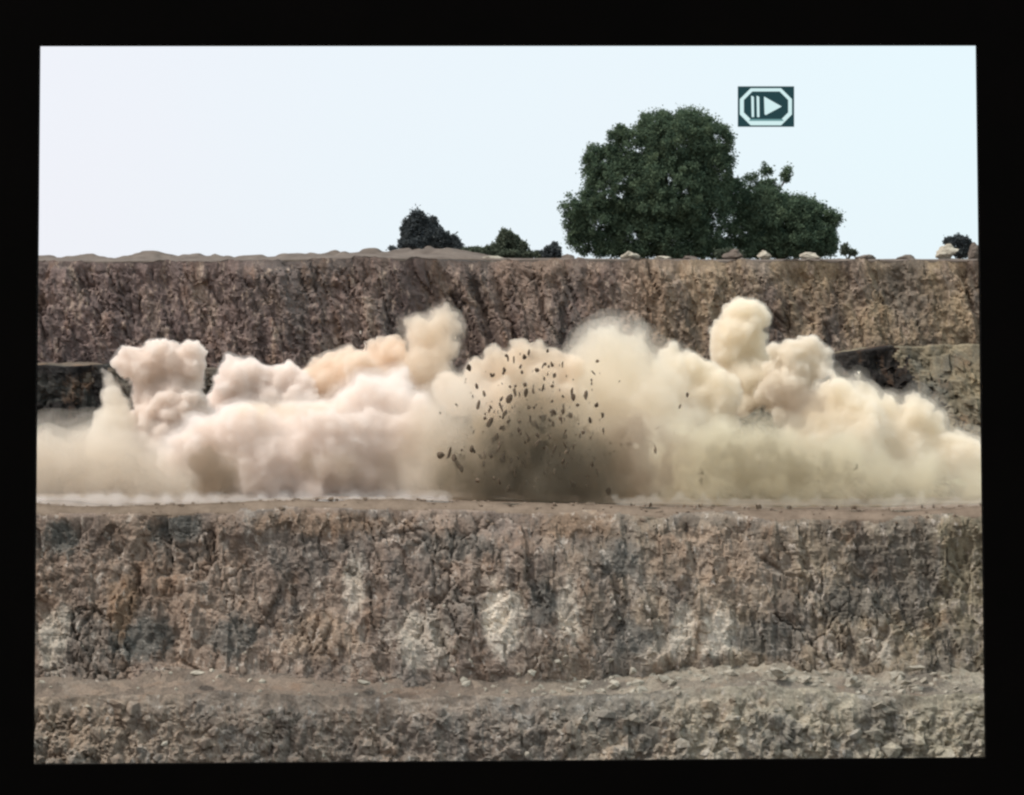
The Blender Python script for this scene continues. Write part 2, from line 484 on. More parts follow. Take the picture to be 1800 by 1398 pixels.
# left end's shadow put into the colour, and dark slumped rock: same mesh, second material on those faces
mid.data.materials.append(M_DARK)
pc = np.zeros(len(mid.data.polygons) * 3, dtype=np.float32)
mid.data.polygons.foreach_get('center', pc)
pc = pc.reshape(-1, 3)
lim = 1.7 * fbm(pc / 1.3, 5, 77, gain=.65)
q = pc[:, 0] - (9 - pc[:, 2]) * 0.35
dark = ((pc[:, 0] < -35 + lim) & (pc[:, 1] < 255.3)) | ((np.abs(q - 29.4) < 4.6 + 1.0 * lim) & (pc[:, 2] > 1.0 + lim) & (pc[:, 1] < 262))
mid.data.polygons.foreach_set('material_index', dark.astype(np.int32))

# lower quarry: bench floor, lower cliff, ledge, rubble slope, floor
def low_rim(X):
    px = X / 200 * F + CX
    py = np.interp(px, [-900, 60, 120, 300, 545, 700, 850, 1000, 1200, 1400, 1600, 1730, 2700], [886, 886, 893, 888, 879, 879, 884, 888, 894, 898, 898, 892, 888])
    return (HY - py) / F * 200
def led_z(X, d, dy=0):
    px = X / d * F + CX
    py = np.interp(px, [-900, 60, 400, 700, 1000, 1200, 1340, 1480, 1600, 1730, 2700], [1200, 1200, 1192, 1200, 1196, 1184, 1180, 1190, 1196, 1192, 1190]) + dy
    return (HY - py) / F * d
def floor_path(X, T):
    return 262 - 61 * T, low_rim(X) + 0.1 * T * (1 - T)
def floor_disp(Q, T):
    Q[:, 2] += 0.10 * fbm(Q / 2.5, 4, 41) * np.minimum(1, (1 - T) * 12)
    return Q
def rimw(X, T): return 0.22 * fbm(np.stack([X / 1.6, X * 0, X * 0], 1), 5, 44)
XL = dense_x(38, 0.125, 130, 1.5)
def low_path(X, T):
    z0, z1 = low_rim(X), led_z(X, 195) - 2.2
    t2 = T
    z = z0 + (z1 - z0) * t2
    y = 201 - 0.7 * sstep(0, 0.05, T) - 5.5 * T - 0.8 * np.sin(X * 0.11 + 1) * sstep(0, .3, T) * sstep(1, .7, T)
    return y, z
def low_disp(Q, T):
    d = rock_disp(Q, 0.12, 0.5, 51, 1.0, 0.8)
    k = sstep(0.02, 0.14, T) * (0.35 + 0.65 * sstep(1.0, 0.9, T))
    x, z = Q[:, 0].copy(), Q[:, 2].copy()
    # under-cut ledges: short horizontal breaks
    hb = fbm(np.stack([x / 6, z / 0.8, x * 0], 1), 3, 63)
    d += 0.12 * np.floor(hb * 3) / 3
    Q[:, 1] -= d * k
    Q[:, 2] += 0.25 * d * k + rimw(x, T) * (1 - sstep(0, 0.05, T)) 
    return Q
profile_grid('bench_floor', dense_x(50, 0.5, 140, 3), dict(n=60, f=floor_path), floor_disp, M_SOIL)
lc = profile_grid('lower_cliff', XL, dict(n=130, f=low_path), low_disp, M_LOW)
lc.data.materials.append(M_SOIL)                      # a cap of brown soil along the lip
pc = np.zeros(len(lc.data.polygons) * 3, dtype=np.float32)
lc.data.polygons.foreach_get('center', pc); pc = pc.reshape(-1, 3)
cap = pc[:, 2] > low_rim(pc[:, 0]) - 0.55 - 0.7 * fbm(pc / np.array([3.0, 3, 1.5]), 4, 88)
lc.data.polygons.foreach_set('material_index', cap.astype(np.int32))
def ledge_path(X, T):
    z0, z1 = led_z(X, 195), led_z(X, 192.5, 27)
    y = 199.5 - 7 * T
    return y, np.where(T < .5, z0 + .1 + .7 * (1 - T / .5) ** 1.3, z0 + .1 + (z1 - z0 - .1) * (np.maximum(T, .5) - .5) / .5)
def ledge_disp(Q, T):
    n = fbm(Q / np.array([2.2, 1.2, 1.2]), 5, 71)
    Q[:, 2] += (0.3 * n) + 0.8 * np.maximum(0, fbm(np.stack([Q[:, 0] / 2, Q[:, 1] / 1.2, Q[:, 0] * 0], 1), 3, 79)) * sstep(.95, .6, T) + .12 * fbm(Q / .35, 3, 72) * sstep(0, .1, T)
    Q[:, 1] -= 0.3 * n * sstep(0.6, 1, T)
    return Q
profile_grid('ledge', XL, dict(n=40, f=ledge_path), ledge_disp, M_LEDGE)
def rub_path(X, T):
    z0 = led_z(X, 192.5, 27)
    return 192.5 - 3.4 * T, z0 + (-26.6 - z0) * T
def rub_disp(Q, T):
    x = Q[:, 0]
    d = rock_disp(Q, 0.0, 0.55, 81, 0.7, 0.45)
    p = np.stack([x / 0.9, Q[:, 2] / 0.75, x * 0 + 2], 1)
    f1, f2, c, o = worley(p, 91)
    d += 0.55 * np.sqrt(np.maximum(0, 0.75 - f1)) * (0.4 + c)
    n = fbm(np.stack([x, Q[:, 1], Q[:, 2]], 1) / np.array([2.2, 1.2, 1.2]), 5, 71)
    k = sstep(0, 0.2, T)
    Q[:, 1] -= 0.8 * d * k + 0.3 * n * (1 - k)
    Q[:, 2] += (0.3 * n + .12 * fbm(Q / .35, 3, 72)) * (1 - k) + 0.2 * d * k
    return Q
profile_grid('rubble_slope', XL, dict(n=95, f=rub_path), rub_disp, M_RUB)
# quarry floor, rising to the opposite bench under the photographer, and out to the horizon
xs = np.concatenate([[-3000, -1200, -500], np.arange(-250, 251, 10), [500, 1200, 3000]]).astype(float)
ys = np.concatenate([[-3000, -1200, -400, -150, -60], np.arange(-20, 190, 5), [188]]).astype(float)
XX, YY = np.meshgrid(xs, ys)
ZZ = -26.3 + 24.6 * sstep(25, 5, YY) + 0.2 * vnoise(np.stack([XX.ravel() / 9, YY.ravel() / 9, XX.ravel() * 0], 1), 3).reshape(XX.shape)
a = (np.arange(len(ys) - 1)[:, None] * len(xs) + np.arange(len(xs) - 1)[None, :]).ravel()
g = obj('quarry_floor', np_mesh('quarry_floor', np.stack([XX.ravel(), YY.ravel(), ZZ.ravel()], 1), np.stack([a, a + 1, a + len(xs) + 1, a + len(xs)], 1), M_FLOOR, True))
tag(g, kind='structure')
# ground beyond the plateau out to the horizon
gb = obj('far_ground', np_mesh('far_ground', [(-4000, 420, 17.3), (4000, 420, 17.3), (4000, 5000, 17.3), (-4000, 5000, 17.3)], [(0, 1, 2, 3)], M_TOP))
tag(gb, kind='structure')

# ------------------------------------------------------------------ trees and shrubs
def leaves_mesh(name, clumps, per, size, seed, mat, droop=0.0):
    """clumps: (n,4) centre + radius, tint per clump"""
    rs = np.random.RandomState(seed)
    n = len(clumps)
    C = np.repeat(clumps[:, :3], per, 0); R = np.repeat(clumps[:, 3], per)
    tint = np.repeat(np.clip(rs.normal(0.42, 0.16, n), 0, 1), per)
    N = len(C)
    d = rs.normal(size=(N, 3)); d /= np.linalg.norm(d, axis=1)[:, None]
    pos = C + d * (R * rs.rand(N) ** 0.55 * (1 + 0.5 * (rs.rand(N) < .12)))[:, None]
    pos[:, 2] -= droop * rs.rand(N) * R
    a1 = rs.normal(size=(N, 3)); a1[:, 2] -= 0.5; a1 /= np.linalg.norm(a1, axis=1)[:, None]
    b1 = np.cross(a1, rs.normal(size=(N, 3))); b1 /= np.linalg.norm(b1, axis=1)[:, None]
    L = (size * (0.6 + 0.8 * rs.rand(N)))[:, None]
    v = np.stack([pos, pos + a1 * L * 0.5 + b1 * L * 0.33, pos + a1 * L, pos + a1 * L * 0.5 - b1 * L * 0.33], 1).reshape(-1, 3)
    f = np.arange(4 * N).reshape(-1, 4)
    org = clumps[:, :3].mean(0)
    me = np_mesh(name, v, f, mat)
    at = me.attributes.new('tint', 'FLOAT', 'FACE')
    tv = np.clip(tint + rs.normal(0, 0.12, N), 0, 1).astype(np.float32)
    if len(at.data) == N: at.data.foreach_set('value', tv)
    return me

def tube_mesh(name, chains, mat, sides=8):
    V, Fc = [], []
    for pts in chains:
        pts = [(Vector(p), r) for p, r in pts]
        base = len(V)
        for i, (p, r) in enumerate(pts):
            t = (pts[min(i + 1, len(pts) - 1)][0] - pts[max(i - 1, 0)][0]).normalized()
            s = t.cross(Vector((0.3, 1, 0.1))).normalized(); q = t.cross(s)
            for k in range(sides):
                an = 2 * math.pi * k / sides
                V.append(p + (s * math.cos(an) + q * math.sin(an)) * r * (1 + 0.12 * math.sin(3 * an + i)))
        for i in range(len(pts) - 1):
            for k in range(sides):
                a0 = base + i * sides + k; a1 = base + i * sides + (k + 1) % sides
                Fc.append((a0, a1, a1 + sides, a0 + sides))
    return np_mesh(name, np.array([list(v) for v in V]), np.array(Fc), mat, True)

def tree(name, label, cat, blobs, d, depth, base_px, mat, seed, dens=1.0, leaf=0.21, per=105, trunk=True, group=None, crad=0.62, cone=False, part='crown'):
    """blobs in photo pixels (x, y, rx, ry) at distance d: give each crown lobe its real place and size"""
    rs = np.random.RandomState(seed)
    base = P(base_px[0], base_px[1], d); base.z -= 0.15
    root = tag(empty(name, base), label, cat, group)
    cl = []
    k = d / F
    for bx, by, rx, ry in blobs:
        c = P(bx, by, d); Rx, Rz, Ry = rx * k, ry * k, max(rx, ry) * k * depth
        c.y += rs.uniform(-.5, .5)
        vol = Rx * Rz * Ry
        n = int(max(6, dens * 9.0 * (Rx * Rz + Rx * Ry + Ry * Rz) / 3 / (crad * crad) * 0.55))
        for _ in range(n):
            v = rs.normal(size=3); v /= np.linalg.norm(v)
            s = rs.uniform(0.45, 1.0) ** 0.5
            r = crad * rs.uniform(0.5, 1.35)
            cl.append((c.x + v[0] * max(Rx - r * .6, .1) * s, c.y + v[1] * max(Ry - r * .6, .1) * s, c.z + v[2] * max(Rz - r * .6, .1) * s, r))
    cl = np.array(cl)
    cl[:, :3] -= np.array(base)
    me = leaves_mesh(part, cl, per, leaf, seed + 1, mat)
    obj(part, me, root)
    # limbs
    ch = []
    if trunk:
        H = cl[:, 2].max()
        tr = 0.028 * H + 0.06
        pts = [(Vector((0, 0, -0.3)), tr * 1.4), (Vector((0.05, 0, H * .12)), tr), (Vector((0.1, 0.1, H * .3)), tr * .85), (Vector((0.0, 0.2, H * .55)), tr * .55), (Vector((0.1, 0.1, H * .82)), tr * .18)]
        ch.append(pts)
        pick = cl[rs.permutation(len(cl))[:14]]
        for q_ in pick:
            h0 = min(q_[2] * .6, H * .5) * rs.uniform(.4, .9)
            s0 = Vector((0.05, 0.1, h0)); e = Vector(q_[:3])
            mid_ = s0.lerp(e, .5) + Vector((0, 0, .08 * H))
            ch.append([(s0, tr * .45), (mid_, tr * .28), (e, tr * .07)])
    else:
        pick = cl[rs.permutation(len(cl))[:7]]
        for q_ in pick:
            e = Vector(q_[:3])
            ch.append([(Vector((rs.uniform(-.1, .1), 0, -.15)), .06), (e * .5 + Vector((0, 0, .1)), .04), (e, .012)])
    obj('trunk' if trunk else 'stem', tube_mesh('trunk', ch, M_BARK), root)
    return root

tree('broadleaf_tree', 'big dark green rounded tree, the tallest on the quarry rim', 'tree',
     [(1190, 250, 80, 62), (1120, 265, 60, 50), (1245, 260, 50, 60), (1155, 225, 45, 34), (1215, 215, 45, 30), (1255, 300, 42, 60), (1060, 290, 42, 42), (1045, 272, 24, 20),
      (1090, 330, 70, 60), (1180, 340, 95, 85), (1025, 365, 42, 36), (1060, 390, 60, 46), (1015, 400, 28, 32), (1030, 425, 32, 24), (1170, 300, 60, 60), (1180, 380, 70, 50), (1140, 360, 60, 60), (1120, 410, 60, 46), (1070, 438, 40, 16), (1130, 442, 50, 14), (1200, 442, 55, 14), (1260, 438, 40, 16), (1190, 415, 75, 45), (1240, 380, 55, 66), (1085, 240, 22, 22)],
     287, 0.85, (1170, 450), M_LEAF, 3, dens=1.15)
tree('broadleaf_tree', 'lower spreading dark green tree at the right of the tallest tree', 'tree',
     [(1380, 385, 75, 46), (1430, 395, 45, 42), (1340, 380, 50, 50), (1400, 420, 72, 34), (1310, 410, 40, 42), (1455, 425, 20, 24), (1345, 425, 50, 26), (1467, 385, 13, 16), (1290, 345, 28, 40), (1350, 365, 52, 40), (1405, 372, 46, 34), (1440, 415, 36, 34), (1320, 442, 40, 12), (1390, 444, 50, 12), (1440, 442, 34, 12)],
     289, 0.85, (1370, 452), M_LEAF, 13, dens=1.3)
tree('sapling', 'thin loose topped sapling poking up between the two dark trees', 'tree',
     [(1345, 298, 16, 13), (1378, 312, 13, 14), (1325, 320, 20, 18), (1350, 330, 25, 18), (1318, 350, 24, 24), (1385, 300, 7, 7), (1360, 345, 22, 16)],
     291, 0.8, (1345, 452), M_LEAF, 23, dens=0.9, per=60, crad=0.5)
tree('dark_evergreen', 'small dark pointed evergreen clump alone on the skyline left of the big tree', 'tree',
     [(735, 385, 16, 16), (728, 405, 26, 24), (750, 412, 28, 24), (718, 425, 18, 20), (760, 392, 9, 12), (765, 420, 28, 20), (740, 430, 42, 15), (790, 424, 18, 14), (800, 434, 14, 9)],
     288, 0.9, (750, 445), M_LEAF2, 33, dens=2.1, per=60, leaf=0.26, crad=0.4)
SH = [
    ('shrub', 'low dark hedge bush between the pointed evergreen and the rounded shrub', [(835, 442, 22, 8), (860, 440, 14, 9), (815, 445, 12, 6)], (840, 452), M_LEAF3, 43),
    ('shrub', 'rounded grey green shrub on the rim left of the big tree', [(895, 425, 24, 18), (890, 412, 14, 10), (912, 435, 18, 14), (875, 437, 16, 11), (890, 447, 34, 8)], (893, 452), M_LEAF3, 53),
    ('shrub', 'strip of low pale scrub between the rounded grey green shrub and the tiny dark shrub', [(922, 446, 18, 7), (938, 448, 14, 6), (905, 449, 14, 5)], (925, 453), M_LEAF3, 103),
    ('shrub', 'low pale scrub at the foot of the gap between the two big trees', [(1268, 446, 14, 9), (1285, 444, 12, 9), (1300, 449, 12, 6)], (1282, 454), M_LEAF3, 113),
    ('shrub', 'tiny dark shrub right beside the foot of the big tree on its left', [(970, 440, 16, 9), (974, 432, 8, 7), (950, 446, 12, 6), (968, 449, 22, 6)], (968, 453), M_LEAF2, 63),
    ('shrub', 'little dark shrub at the left foot of the pointed evergreen', [(690, 438, 8, 5), (698, 441, 9, 5)], (693, 447), M_LEAF2, 73),
    ('shrub', 'round dark bush behind the pale boulder at the right end of the rim', [(1685, 424, 20, 12), (1670, 423, 12, 8), (1700, 432, 11, 12), (1688, 442, 20, 10)], (1687, 450), M_LEAF2, 83),
    ('shrub', 'pale thin scrub on the rim at the right foot of the lower tree', [(1486, 438, 10, 10), (1500, 443, 8, 6)], (1490, 454), M_LEAF3, 93),
]
for nm, lb, bl, bp, mt, sd in SH:
    tree(nm, lb, 'shrub', bl, 281, 0.9, bp, mt, sd, dens=1.4, per=36, leaf=0.22, trunk=False, crad=0.28, group='shrubs along the quarry rim', part='foliage')

# ------------------------------------------------------------------ stones
def rock_mesh(name, seed, mat, sub=3, stretch=(1, 1, 1), jag=0.35):
    bm = bmesh.new()
    bmesh.ops.create_icosphere(bm, subdivisions=sub, radius=1.0)
    rr = random.Random(seed)
    cuts = [(Vector((rr.uniform(-1, 1), rr.uniform(-1, 1), rr.uniform(-1, 1))).normalized(), rr.uniform(.5, .8)) for _ in range(9)]
    off = Vector((seed * 3.1, seed * 1.7, 0))
    for v in bm.verts:
        p = v.co.copy()
        for nrm, h in cuts:
            dd = p.dot(nrm)
            if dd > h: p -= nrm * (dd - h) * 0.9
        p *= 1 + jag * mnoise.fractal(p * 1.6 + off, 1.0, 2.0, 3)
        v.co = Vector((p.x * stretch[0], p.y * stretch[1], p.z * stretch[2]))
    me = bpy.data.meshes.new(name); bm.to_mesh(me); bm.free()
    me.materials.append(mat)
    return me

# pale boulders on the rim
RIM = [(1108, 452, 18, 9, 'pale boulder on the rim under the left half of the tallest tree'),
       (1165, 456, 16, 5, 'low flat pale boulder on the rim under the middle of the tallest tree'),
       (1212, 456, 15, 5, 'low grey boulder on the rim under the right half of the tallest tree'),
       (1288, 449, 20, 9, 'large brownish boulder on the rim between the two big trees'),
       (1343, 449, 15, 9, 'rounded pale boulder on the rim below the left side of the lower tree'),
       (1425, 453, 18, 8, 'flat topped pale boulder on the rim below the right side of the lower tree'),
       (1665, 444, 22, 13, 'large rounded pale boulder on the rim in front of the round dark bush'),
       (1522, 455, 20, 7, 'low brown boulder on the rim right of the lower tree'),
       (1595, 455, 18, 6, 'low brown boulder on the rim halfway from the lower tree to the round dark bush'),
       (1712, 446, 14, 14, 'upright grey boulder at the very right end of the rim'),
       (870, 456, 24, 6, 'flat pale slab on the rim below the rounded grey green shrub'),
       (1000, 454, 14, 6, 'small brown boulder on the rim at the left foot of the tallest tree')]
for i, (px, py, rx, rz, lb) in enumerate(RIM):
    d = 272.5
    k = d / F
    me = rock_mesh('boulder', 100 + i, M_PALE if 'pale' in lb else M_TOP, 4, (rx * k, rx * k * .8, rz * k * 1.25), .22)
    tag(obj('boulder', me, None, P(px, py, d)), lb, 'boulder', 'boulders along the quarry rim')

# stones lying on the ledge of the lower cliff
LED = [(935, 1180, 10, 6, 'small bright stone at the foot of the lower cliff near the middle'),
       (1112, 1176, 9, 7, 'white stone at the foot of the lower cliff right of a brown hollow'),
       (1370, 1180, 24, 9, 'long pale slab tilted on the ledge at the foot of the lower cliff'),
       (1415, 1190, 16, 6, 'pale slab end lying against the long tilted slab on the ledge'),
       (1500, 1190, 10, 6, 'pale stone on the light crest of the ledge right of the tilted slab'),
       (640, 1196, 13, 4, 'thin pale stone at the foot of the lower cliff left of the middle'),
       (345, 1180, 16, 4, 'flat pale slab at the foot of the lower cliff toward the left'),
       (1612, 1170, 22, 5, 'flat light grey slab low on the lower cliff toward the right edge')]
for i, (px, py, rx, rz, lb) in enumerate(LED):
    d = 193.2
    k = d / F
    me = rock_mesh('stone', 200 + i, M_PALE, 3, (rx * k, rx * k * .8, rz * k * 1.2), .25)
    o = obj('stone', me, None, P(px, py + 4, d)); o.rotation_euler = (0, random.Random(i).uniform(-.15, .3), random.Random(i + 9).uniform(0, 3))
    tag(o, lb, 'stone', 'stones on the ledge')

# loose rubble spread over the ledge, slope and bench edge: nobody could count it
def rubble(name, n, place, mat, seed, smin, smax, label):
    rs = np.random.RandomState(seed)
    bm = bmesh.new(); bmesh.ops.create_icosphere(bm, subdivisions=1, radius=1.0)
    bm.verts.ensure_lookup_table()
    V0 = np.array([list(v.co) for v in bm.verts]); F0 = np.array([[v.index for v in f.verts] for f in bm.faces]); bm.free()
    VV, FF = [], []
    for i in range(n):
        c = place(rs)
        sc_ = smin + (smax - smin) * rs.rand() ** 3
        v = V0 * (0.6 + 0.8 * rs.rand(len(V0), 1)) * np.array([rs.uniform(.6, 1.6), rs.uniform(.6, 1.2), rs.uniform(.5, 1.1)]) * sc_
        an = rs.uniform(-.6, .6); ca, sa = math.cos(an), math.sin(an)
        v = np.stack([v[:, 0] * ca - v[:, 2] * sa, v[:, 1], v[:, 0] * sa + v[:, 2] * ca], 1)
        FF.append(F0 + i * len(V0)); VV.append(v + c)
    o = obj(name, np_mesh(name, np.concatenate(VV), np.concatenate(FF), mat))
    return tag(o, label, 'rubble', None, 'stuff')
from mathutils.bvhtree import BVHTree
dgr = bpy.context.evaluated_depsgraph_get()
BV = {k_: BVHTree.FromObject(bpy.data.objects[k_], dgr) for k_ in ('ledge', 'rubble_slope', 'bench_floor', 'lower_cliff')}
def on(names, y0, y1):
    def f(rs):
        while True:
            x, y = rs.uniform(-37, 37), rs.uniform(y0, y1)
            hz = [h[0] for h in (BV[k_].ray_cast(Vector((x, y, 10)), Vector((0, 0, -1))) for k_ in names) if h[0] is not None]
            if hz: return np.array(max(hz, key=lambda q_: q_.z))
    return f
rubble('rubble', 1300, on(('ledge', 'rubble_slope', 'lower_cliff'), 188.5, 192.3), M_RUB, 7, .06, .55, 'grey brown loose rubble strewn over the ledge and the slope below it')
rubble('rubble', 420, on(('ledge', 'rubble_slope', 'lower_cliff'), 187.5, 197), M_PALE, 8, .04, .3, 'pale broken stones strewn through the rubble of the ledge and slope')
def right_ledge(rs):
    f = on(('ledge',), 192.8, 195.6)
    while True:
        p_ = f(rs)
        if rs.rand() < .5 + .5 * math.tanh((p_[0] - 4) / 6): return p_
rubble('rubble', 420, right_ledge, M_PALE, 10, .05, .42, 'pale rubble heaped along the ledge toward the right')
rubble('rubble', 500, on(('bench_floor', 'lower_cliff'), 199.3, 204), M_SOIL, 9, .04, .2, 'small brown stones scattered along the edge of the blasted bench')

# ------------------------------------------------------------------ the blast: dust plumes
def plume(name, label, balls, d, col, dens, seed, vox=0.32, sub=10, bil=0.5, yj=0.6, flat=1.0, streak=0.0, cat='dust cloud', veils=()):
    rs = random.Random(seed)
    k = d / F
    bm = bmesh.new()
    def ball(c, r, s):
        from mathutils import Matrix
        bmesh.ops.create_icosphere(bm, subdivisions=s, radius=r, matrix=Matrix.Translation(c))
    for bx, by, r in balls:
        c = P(bx, by, d); c.y += rs.uniform(-1, 1) * yj * r * k
        R = r * k
        ball(c, R, 3)
        for _ in range(int(sub)):
            v = Vector((rs.gauss(0, 1), rs.gauss(0, 1) * .8 - .3, rs.gauss(0, 1) + .25)).normalized()
            rr = R * rs.uniform(.26, .5)
            ball(c + v * (R * rs.uniform(.72, .95)), rr, 2)
    me = bpy.data.meshes.new('tmp'); bm.to_mesh(me); bm.free()
    o = bpy.data.objects.new('tmp', me); COL.objects.link(o)
    md = o.modifiers.new('r', 'REMESH'); md.mode = 'VOXEL'; md.voxel_size = vox
    dg = bpy.context.evaluated_depsgraph_get()
    ev = o.evaluated_get(dg)
    m2 = bpy.data.meshes.new_from_object(ev)
    bpy.data.objects.remove(o); bpy.data.meshes.remove(me)
    n = len(m2.vertices)
    co = np.zeros(n * 3, dtype=np.float32); no = np.zeros(n * 3, dtype=np.float32)
    m2.vertices.foreach_get('co', co); m2.vertices.foreach_get('normal', no)
    co = co.reshape(-1, 3).astype(float); no = no.reshape(-1, 3)
    s = seed * 1.37
    b1 = 1 - 2 * np.abs(vnoise(co / 1.9 + s, seed)); b2 = 1 - 2 * np.abs(vnoise(co / 0.85 + s, seed + 1)); b3 = fbm(co / 0.45 + s, 2, seed + 2)
    dsp = -bil * (0.5 * b1 + 0.36 * b2 + 0.16 * (1 - 2 * np.abs(vnoise(co / 0.4 + s, seed + 4)))) + 0.12 * bil * b3
    if streak:
        dsp += streak * fbm(np.stack([co[:, 0] / 0.8, co[:, 1] / 0.8, co[:, 2] / 6], 1), 3, seed + 7)
    co = co + no * dsp[:, None]
    zf = -4.3
    co[:, 2] = np.where(co[:, 2] < zf, zf + (co[:, 2] - zf) * 0.05, co[:, 2])
    base = Vector((co[:, 0].mean(), co[:, 1].mean(), co[:, 2].min()))
    co -= np.array(base)
    m2.vertices.foreach_set('co', co.astype(np.float32).ravel()); m2.update()
    m2.materials.clear(); m2.materials.append(dust_mat(col, dens))
    m2.polygons.foreach_set('use_smooth', np.ones(len(m2.polygons), dtype=bool))
    o = obj(name, m2, None, base)
    tag(o, label, cat, 'dust thrown up by the blast')
    # thin veils of finer dust drifting off the body
    nn = np.zeros(n * 3, dtype=np.float32); m2.vertices.foreach_get('normal', nn); nn = nn.reshape(-1, 3)
    for j, (grow, dn) in enumerate(veils):
        m3 = m2.copy()
        wv = fbm(co / 1.7 + s + 3, 3, seed + 50 + j)
        c3 = co + nn * (grow * (0.75 + 0.9 * wv))[:, None]
        wz = c3[:, 2] + base.z
        c3[:, 2] = np.where(wz < zf, zf + (wz - zf) * 0.1, wz) - base.z
        m3.vertices.foreach_set('co', c3.astype(np.float32).ravel()); m3.update()
        o3 = bpy.data.objects.new('tmp', m3); COL.objects.link(o3)
        md = o3.modifiers.new('r', 'REMESH'); md.mode = 'VOXEL'; md.voxel_size = vox * 1.25
        md2 = o3.modifiers.new('s', 'SMOOTH'); md2.iterations = 3
        m4 = bpy.data.meshes.new_from_object(o3.evaluated_get(bpy.context.evaluated_depsgraph_get()))
        bpy.data.objects.remove(o3); bpy.data.meshes.remove(m3)
        m4.materials.clear(); m4.materials.append(dust_mat(col, dn))
        obj('dust_veil', m4, o)
    return o

PINK = (0.998, 0.950, 0.910); GREYP = (0.980, 0.928, 0.880); PEACH = (0.975, 0.895, 0.80); CREAM = (0.982, 0.937, 0.848)
OLIVE = (0.895, 0.845, 0.700); SHADE = (0.55, 0.485, 0.35); SHBROWN = (0.50, 0.40, 0.30); BROWN = (0.66, 0.565, 0.435); DKBROWN = (0.34, 0.295, 0.225); TAN = (0.955, 0.885, 0.785); LTAN = (0.968, 0.925, 0.85); ORANGE = (0.93, 0.83, 0.67); PALE = (0.985, 0.955, 0.88)  # SHADE and SHBROWN put shade into dust colour; SHBROWN also colours real brown dust
CRISP = ((.22, .3),); SOFT = ((.6, .16), (1.3, .07)); MIST = ((.8, .12), (1.7, .06))

plume('dust_cloud', 'tall mushroom shaped grey pink puff of dust at the left', [(240, 640, 32), (330, 640, 36), (285, 622, 34), (305, 680, 48), (245, 662, 24), (275, 725, 38), (290, 770, 46), (335, 670, 26), (325, 715, 42), (262, 705, 32), (340, 755, 40), (245, 765, 40)], 232, GREYP, 3.0, 1, vox=.18, bil=.62, sub=26, veils=CRISP)
plume('dust_cloud', 'slim pale horned puff of dust at the far left beside the mushroom puff', [(190, 668, 14), (182, 650, 7), (197, 700, 24), (205, 740, 36), (214, 712, 16), (190, 775, 40)], 231, LTAN, 0.9, 2, vox=.2, bil=.35, veils=CRISP)
plume('dust_cloud', 'low soft bank of grey tan dust at the bottom left', [(80, 805, 58), (150, 800, 56), (215, 815, 56), (70, 860, 45), (150, 860, 50), (260, 845, 56), (-20, 815, 60), (-90, 840, 60), (320, 862, 40)], 214, TAN, 0.22, 3, vox=.36, bil=.9, veils=MIST)
plume('dust_cloud', 'pair of rounded pink dust puffs behind the front cloud, right of the mushroom puff', [(415, 668, 38), (445, 655, 30), (505, 668, 30), (400, 705, 38), (470, 700, 44), (530, 700, 30), (440, 740, 50)], 238, PINK, 2.6, 4, vox=.2, bil=.6, sub=22, veils=CRISP)
plume('dust_cloud', 'ridge of orange pink dust climbing toward the first peak', [(575, 645, 28), (615, 632, 26), (655, 628, 26), (690, 622, 30), (560, 680, 40), (640, 670, 50), (700, 670, 46), (600, 720, 50), (640, 600, 6), (634, 585, 4), (668, 596, 5)], 240, PEACH, 1.6, 5, vox=.2, bil=.6, sub=20, veils=CRISP)
plume('dust_cloud', 'pointed tan dust peak left of the centre in front of the upper cliff', [(778, 562, 25), (742, 580, 24), (796, 578, 18), (718, 568, 12), (755, 612, 40), (790, 612, 22), (745, 655, 46), (730, 700, 46)], 239, TAN, 0.9, 6, vox=.22, bil=.5, sub=18, veils=((.4, .2), (.9, .06)))
plume('dust_cloud', 'seam of orange dust between the back ridge and the large pink front billow', [(430, 722, 14), (450, 720, 13), (470, 718, 14), (492, 720, 14), (515, 722, 15), (535, 725, 15), (555, 728, 17), (575, 730, 16), (590, 732, 17), (570, 745, 12)], 216, ORANGE, 0.4, 16, vox=.2, bil=.4, veils=((.5, .12), (1.0, .05)))
plume('dust_cloud', 'large bright pink white front billow filling the left half', [(430, 765, 64), (355, 775, 44), (510, 765, 58), (470, 820, 62), (590, 775, 72), (640, 725, 54), (690, 690, 36), (560, 835, 62), (640, 835, 62), (690, 770, 62), (690, 840, 46), (300, 810, 30), (735, 725, 36)], 219, PINK, 1.7, 7, vox=.24, bil=.9, sub=20, yj=1.0, veils=((.4, .3), (.9, .1)))
plume('dust_cloud', 'brown puff standing in for the shade of a hollow low in the pink front billow', [(370, 825, 36), (345, 812, 22), (395, 842, 30), (360, 855, 26)], 208, SHBROWN, 0.65, 17, vox=.26, bil=.5, veils=((.8, .07), (1.5, .05)))  # shade of the hollow put in as a puff of dark brown dust
plume('dust_cloud', 'soft tan fringe where the pink billow turns into the brown curtain', [(745, 800, 56), (770, 750, 46), (800, 710, 40), (735, 850, 40), (780, 840, 40)], 215, TAN, 0.20, 22, vox=.32, bil=.7, streak=.8, veils=MIST)
plume('dust_cloud', 'bright pink toe of dust running along the bench edge at the left', [(62 + i * 11, 882 + 3 * math.sin(i * 1.7), 9 + 5 * math.sin(i * 0.83) ** 2) for i in range(66)], 203, PINK, 0.45, 18, vox=.18, bil=.3, sub=5, veils=((.4, .15),))
plume('dust_cloud', 'dark brown curtain of earth and dust at the centre of the blast', [(860, 835, 52), (950, 825, 62), (1035, 835, 52), (800, 835, 36), (900, 770, 50), (985, 770, 50), (930, 700, 36), (850, 775, 34), (1060, 785, 38), (1100, 850, 34)], 211, BROWN, 0.6, 8, vox=.28, bil=.8, streak=1.6, veils=MIST)
